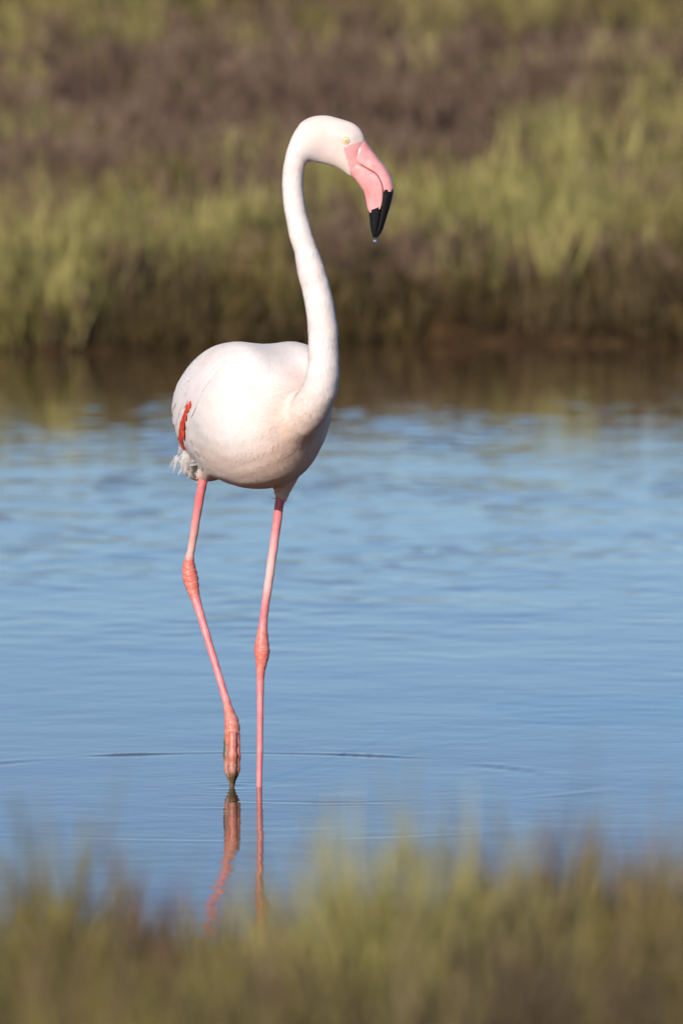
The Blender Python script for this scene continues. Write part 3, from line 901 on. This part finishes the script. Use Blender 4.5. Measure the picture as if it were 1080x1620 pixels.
def tube(path, sides=20, per=8, flat=1.0, closed=True, wob=0.0):
    """path rows: x, y, z, radius, r, g, b"""
    c = catmull(path, per); P = c[:, :3]; R = c[:, 3]; C = np.clip(c[:, 4:7], 0, 1)
    T = np.gradient(P, axis=0); T /= np.linalg.norm(T, axis=1)[:, None]
    ref = np.array((0, 1.0, 0)); V = []
    for i in range(len(P)):
        a1 = np.cross(T[i], ref); a1 /= np.linalg.norm(a1); a2 = np.cross(T[i], a1)
        for k in range(sides):
            th = 2 * math.pi * k / sides
            rr = R[i] * (1 + wob * (math.sin(th * 3 + i * 0.9) + 0.6 * math.sin(th * 2 - i * 1.7)))
            V.append(P[i] + a1 * rr * math.cos(th) + a2 * rr * math.sin(th) * flat)
    n_ = len(P)
    i, k = np.meshgrid(np.arange(n_ - 1), np.arange(sides), indexing='ij'); k1 = (k + 1) % sides
    Q = np.stack([i * sides + k, i * sides + k1, (i + 1) * sides + k1, (i + 1) * sides + k], -1).reshape(-1, 4)
    V = np.array(V + [P[0], P[-1]]); b = n_ * sides
    caps = np.array([(b, (k_ + 1) % sides, k_) for k_ in range(sides)] + [(b + 1, (n_ - 1) * sides + k_, (n_ - 1) * sides + (k_ + 1) % sides) for k_ in range(sides)])
    return V, [Q, caps], np.vstack([np.repeat(C, sides, 0), C[:1], C[-1:]])


for pth in nostril_paths:
    V, q, c = tube(pth, sides=10, per=5); part('nostril', V, q, nost_m.m, bpy.data.objects['upper_bill'])

PK = (0.70, 0.20, 0.205); OR = (0.66, 0.16, 0.115); WH = (0.77, 0.42, 0.39); BR = (0.54, 0.165, 0.105); MU = (0.11, 0.075, 0.032); RD = (0.70, 0.15, 0.15)


def rows(lst):
    return [(*at(px, py, Y), r_ * MM, *c) for px, py, Y, r_, c in lst]


# standing leg
V, q, c = tube(rows([(449, 752, 0.03, 7.0, PK), (446, 775, 0.03, 7.0, PK), (443, 790, 0.03, 7.3, RD), (437, 835, 0.03, 7.0, PK), (430, 885, 0.03, 6.9, WH),
                     (424.5, 925, 0.03, 6.8, WH), (420, 955, 0.03, 6.4, PK), (416.5, 985, 0.03, 6.8, PK), (415, 1003, 0.028, 9.0, OR), (414.3, 1020, 0.026, 11.6, OR), (414.6, 1032, 0.025, 12.2, OR),
                     (414, 1046, 0.022, 9.6, OR), (412.5, 1060, 0.02, 7.2, OR), (411.8, 1080, 0.018, 6.0, PK), (411.5, 1130, 0.01, 5.2, PK), (411, 1190, 0.005, 4.9, PK), (410, 1245, 0.0, 4.6, PK)]) +
               [(STAND[0], 0.0, -0.03, 0.006, *PK), (STAND[0], -0.005, -0.062, 0.012, *BR), (STAND[0] + 0.002, -0.008, -0.079, 0.009, *BR)], wob=0.03)
leg = part('leg', V, q, leg_m.m, attrs={'col': c}); leg['label'] = 'straight pink leg bearing the weight'
lump = [(STAND[0], -0.01, -0.072)]
for a_ in (-0.55, 0.0, 0.55):
    dx, dy = math.sin(a_ + 0.35), -math.cos(a_ + 0.35)
    b0 = np.array((STAND[0], -0.006, -0.070)); pts = [(*(b0 + np.array((dx, dy, 0)) * l_ + np.array((0, 0, -0.002 * k_))), rr, *BR)
                                                       for k_, (l_, rr) in enumerate(((0, 0.009), (0.03, 0.007), (0.06, 0.006), (0.085, 0.003)))]
    V, q, c = tube(pts, sides=10, per=4); part('toe', V, q, leg_m.m, leg, attrs={'col': c})
# lifted leg
V, q, c = tube(rows([(324, 742, 0.10, 7.5, RD), (320, 765, 0.10, 7.4, RD), (313, 805, 0.11, 7.0, PK), (306, 850, 0.12, 6.4, (0.66, 0.33, 0.29)), (301.5, 875, 0.125, 6.2, WH), (299.3, 888, 0.128, 8.6, OR),
                     (299.5, 902, 0.13, 11.4, OR), (301.5, 914, 0.13, 12.4, OR), (304, 926, 0.127, 11.0, OR), (307.5, 940, 0.122, 8.6, OR), (312, 955, 0.116, 7.2, PK), (321, 985, 0.105, 6.4, PK), (333, 1025, 0.088, 5.9, PK),
                     (346, 1068, 0.068, 5.7, PK), (357, 1105, 0.05, 6.2, PK), (362, 1124, 0.04, 8.0, BR), (366, 1140, 0.032, 11.2, BR), (367.3, 1154, 0.025, 12.6, BR), (367, 1168, 0.018, 11.8, BR), (366.5, 1180, 0.012, 10.0, BR)]), wob=0.04)
leg2 = part('leg', V, q, leg_m.m, attrs={'col': c}); leg2['label'] = 'bent pink leg lifting its foot from the water'
TOE1 = (0.52, 0.145, 0.09); TOE2 = (0.36, 0.12, 0.06)
for k, (x0, x1, x2, x3, dy, w_) in enumerate(((361.5, 359.5, 360.5, 364.5, 0.006, 6.4), (368, 368, 368, 367.2, -0.006, 7.2), (373.5, 374.5, 374.3, 369.5, 0.003, 6.2))):
    m0 = MU if k == 0 else TOE1
    V, q, c = tube(rows([(x0, 1158, 0.016 + dy, w_ * 0.9, TOE1), (x0 * 0.5 + x1 * 0.5, 1172, 0.012 + dy, w_, m0), (x1, 1185, 0.008 + dy, w_ * 0.9, m0), (x1, 1196, 0.005 + dy, w_ * 1.05, TOE1 if k else MU), (x2, 1208, 0.003 + dy, w_ * 0.92, TOE2), (x2, 1218, 0.0 + dy, w_ * 0.95, TOE2),
                         (x3 * 0.6 + x2 * 0.4, 1228, -0.002 + dy * 0.7, w_ * 0.75, MU), (x3, 1236, -0.002 + dy * 0.5, w_ * 0.55, MU), (x3 * 0.4 + 367 * 0.6, 1247, -0.002, w_ * 0.4, MU), (367, 1258, -0.002, w_ * 0.2, MU)]), sides=14, per=5, wob=0.05)
    part('toe', V, q, leg_m.m, leg2, attrs={'col': c})
for side_ in (0, 1):                                                  # folded webs between the toes
    xa = (362.5, 369.5)[side_]
    V, q, c = tube(rows([(xa + 1, 1176, 0.008, 3.5, TOE1), (xa + 1.5, 1190, 0.005, 5.0, TOE2), (xa + 1.5, 1205, 0.002, 5.2, TOE2), (xa + 1.5, 1220, 0.0, 4.5, MU), (367, 1234, 0.0, 3.0, MU), (367, 1244, 0, 1.5, MU)]), sides=10, per=4, wob=0.08)
    part('web', V, q, leg_m.m, leg2, attrs={'col': c})

# --- water drop on the bill tip
dc = hat(592.6, 380.5); V = []
for i in range(9):
    t = i / 8 * math.pi; rr = 0.0034 * math.sin(t) * (1 if t > 1.2 else 0.75 + 0.2 * t); zz = 0.0044 * math.cos(t) * (1.25 if t < 1.57 else 0.85)
    for k in range(14): V.append(dc + np.array((rr * math.cos(k / 14 * 6.28319), rr * math.sin(k / 14 * 6.28319), zz)))
i, k = np.meshgrid(np.arange(8), np.arange(14), indexing='ij'); k1 = (k + 1) % 14
q = np.stack([i * 14 + k, (i + 1) * 14 + k, (i + 1) * 14 + k1, i * 14 + k1], -1).reshape(-1, 4)
drop_m = Mat('water_drop', 0.0, 0.5); drop_m.b.inputs['IOR'].default_value = 1.333; drop_m.b.inputs['Transmission Weight'].default_value = 1.0
drop_m.base((1.0, 1.0, 1.0))
dr = mesh_obj('water_drop', np.array(V) - dc, q, drop_m.m); dr.location = dc
tag(dr, 'clear water drop hanging from the black bill tip', 'water drop')
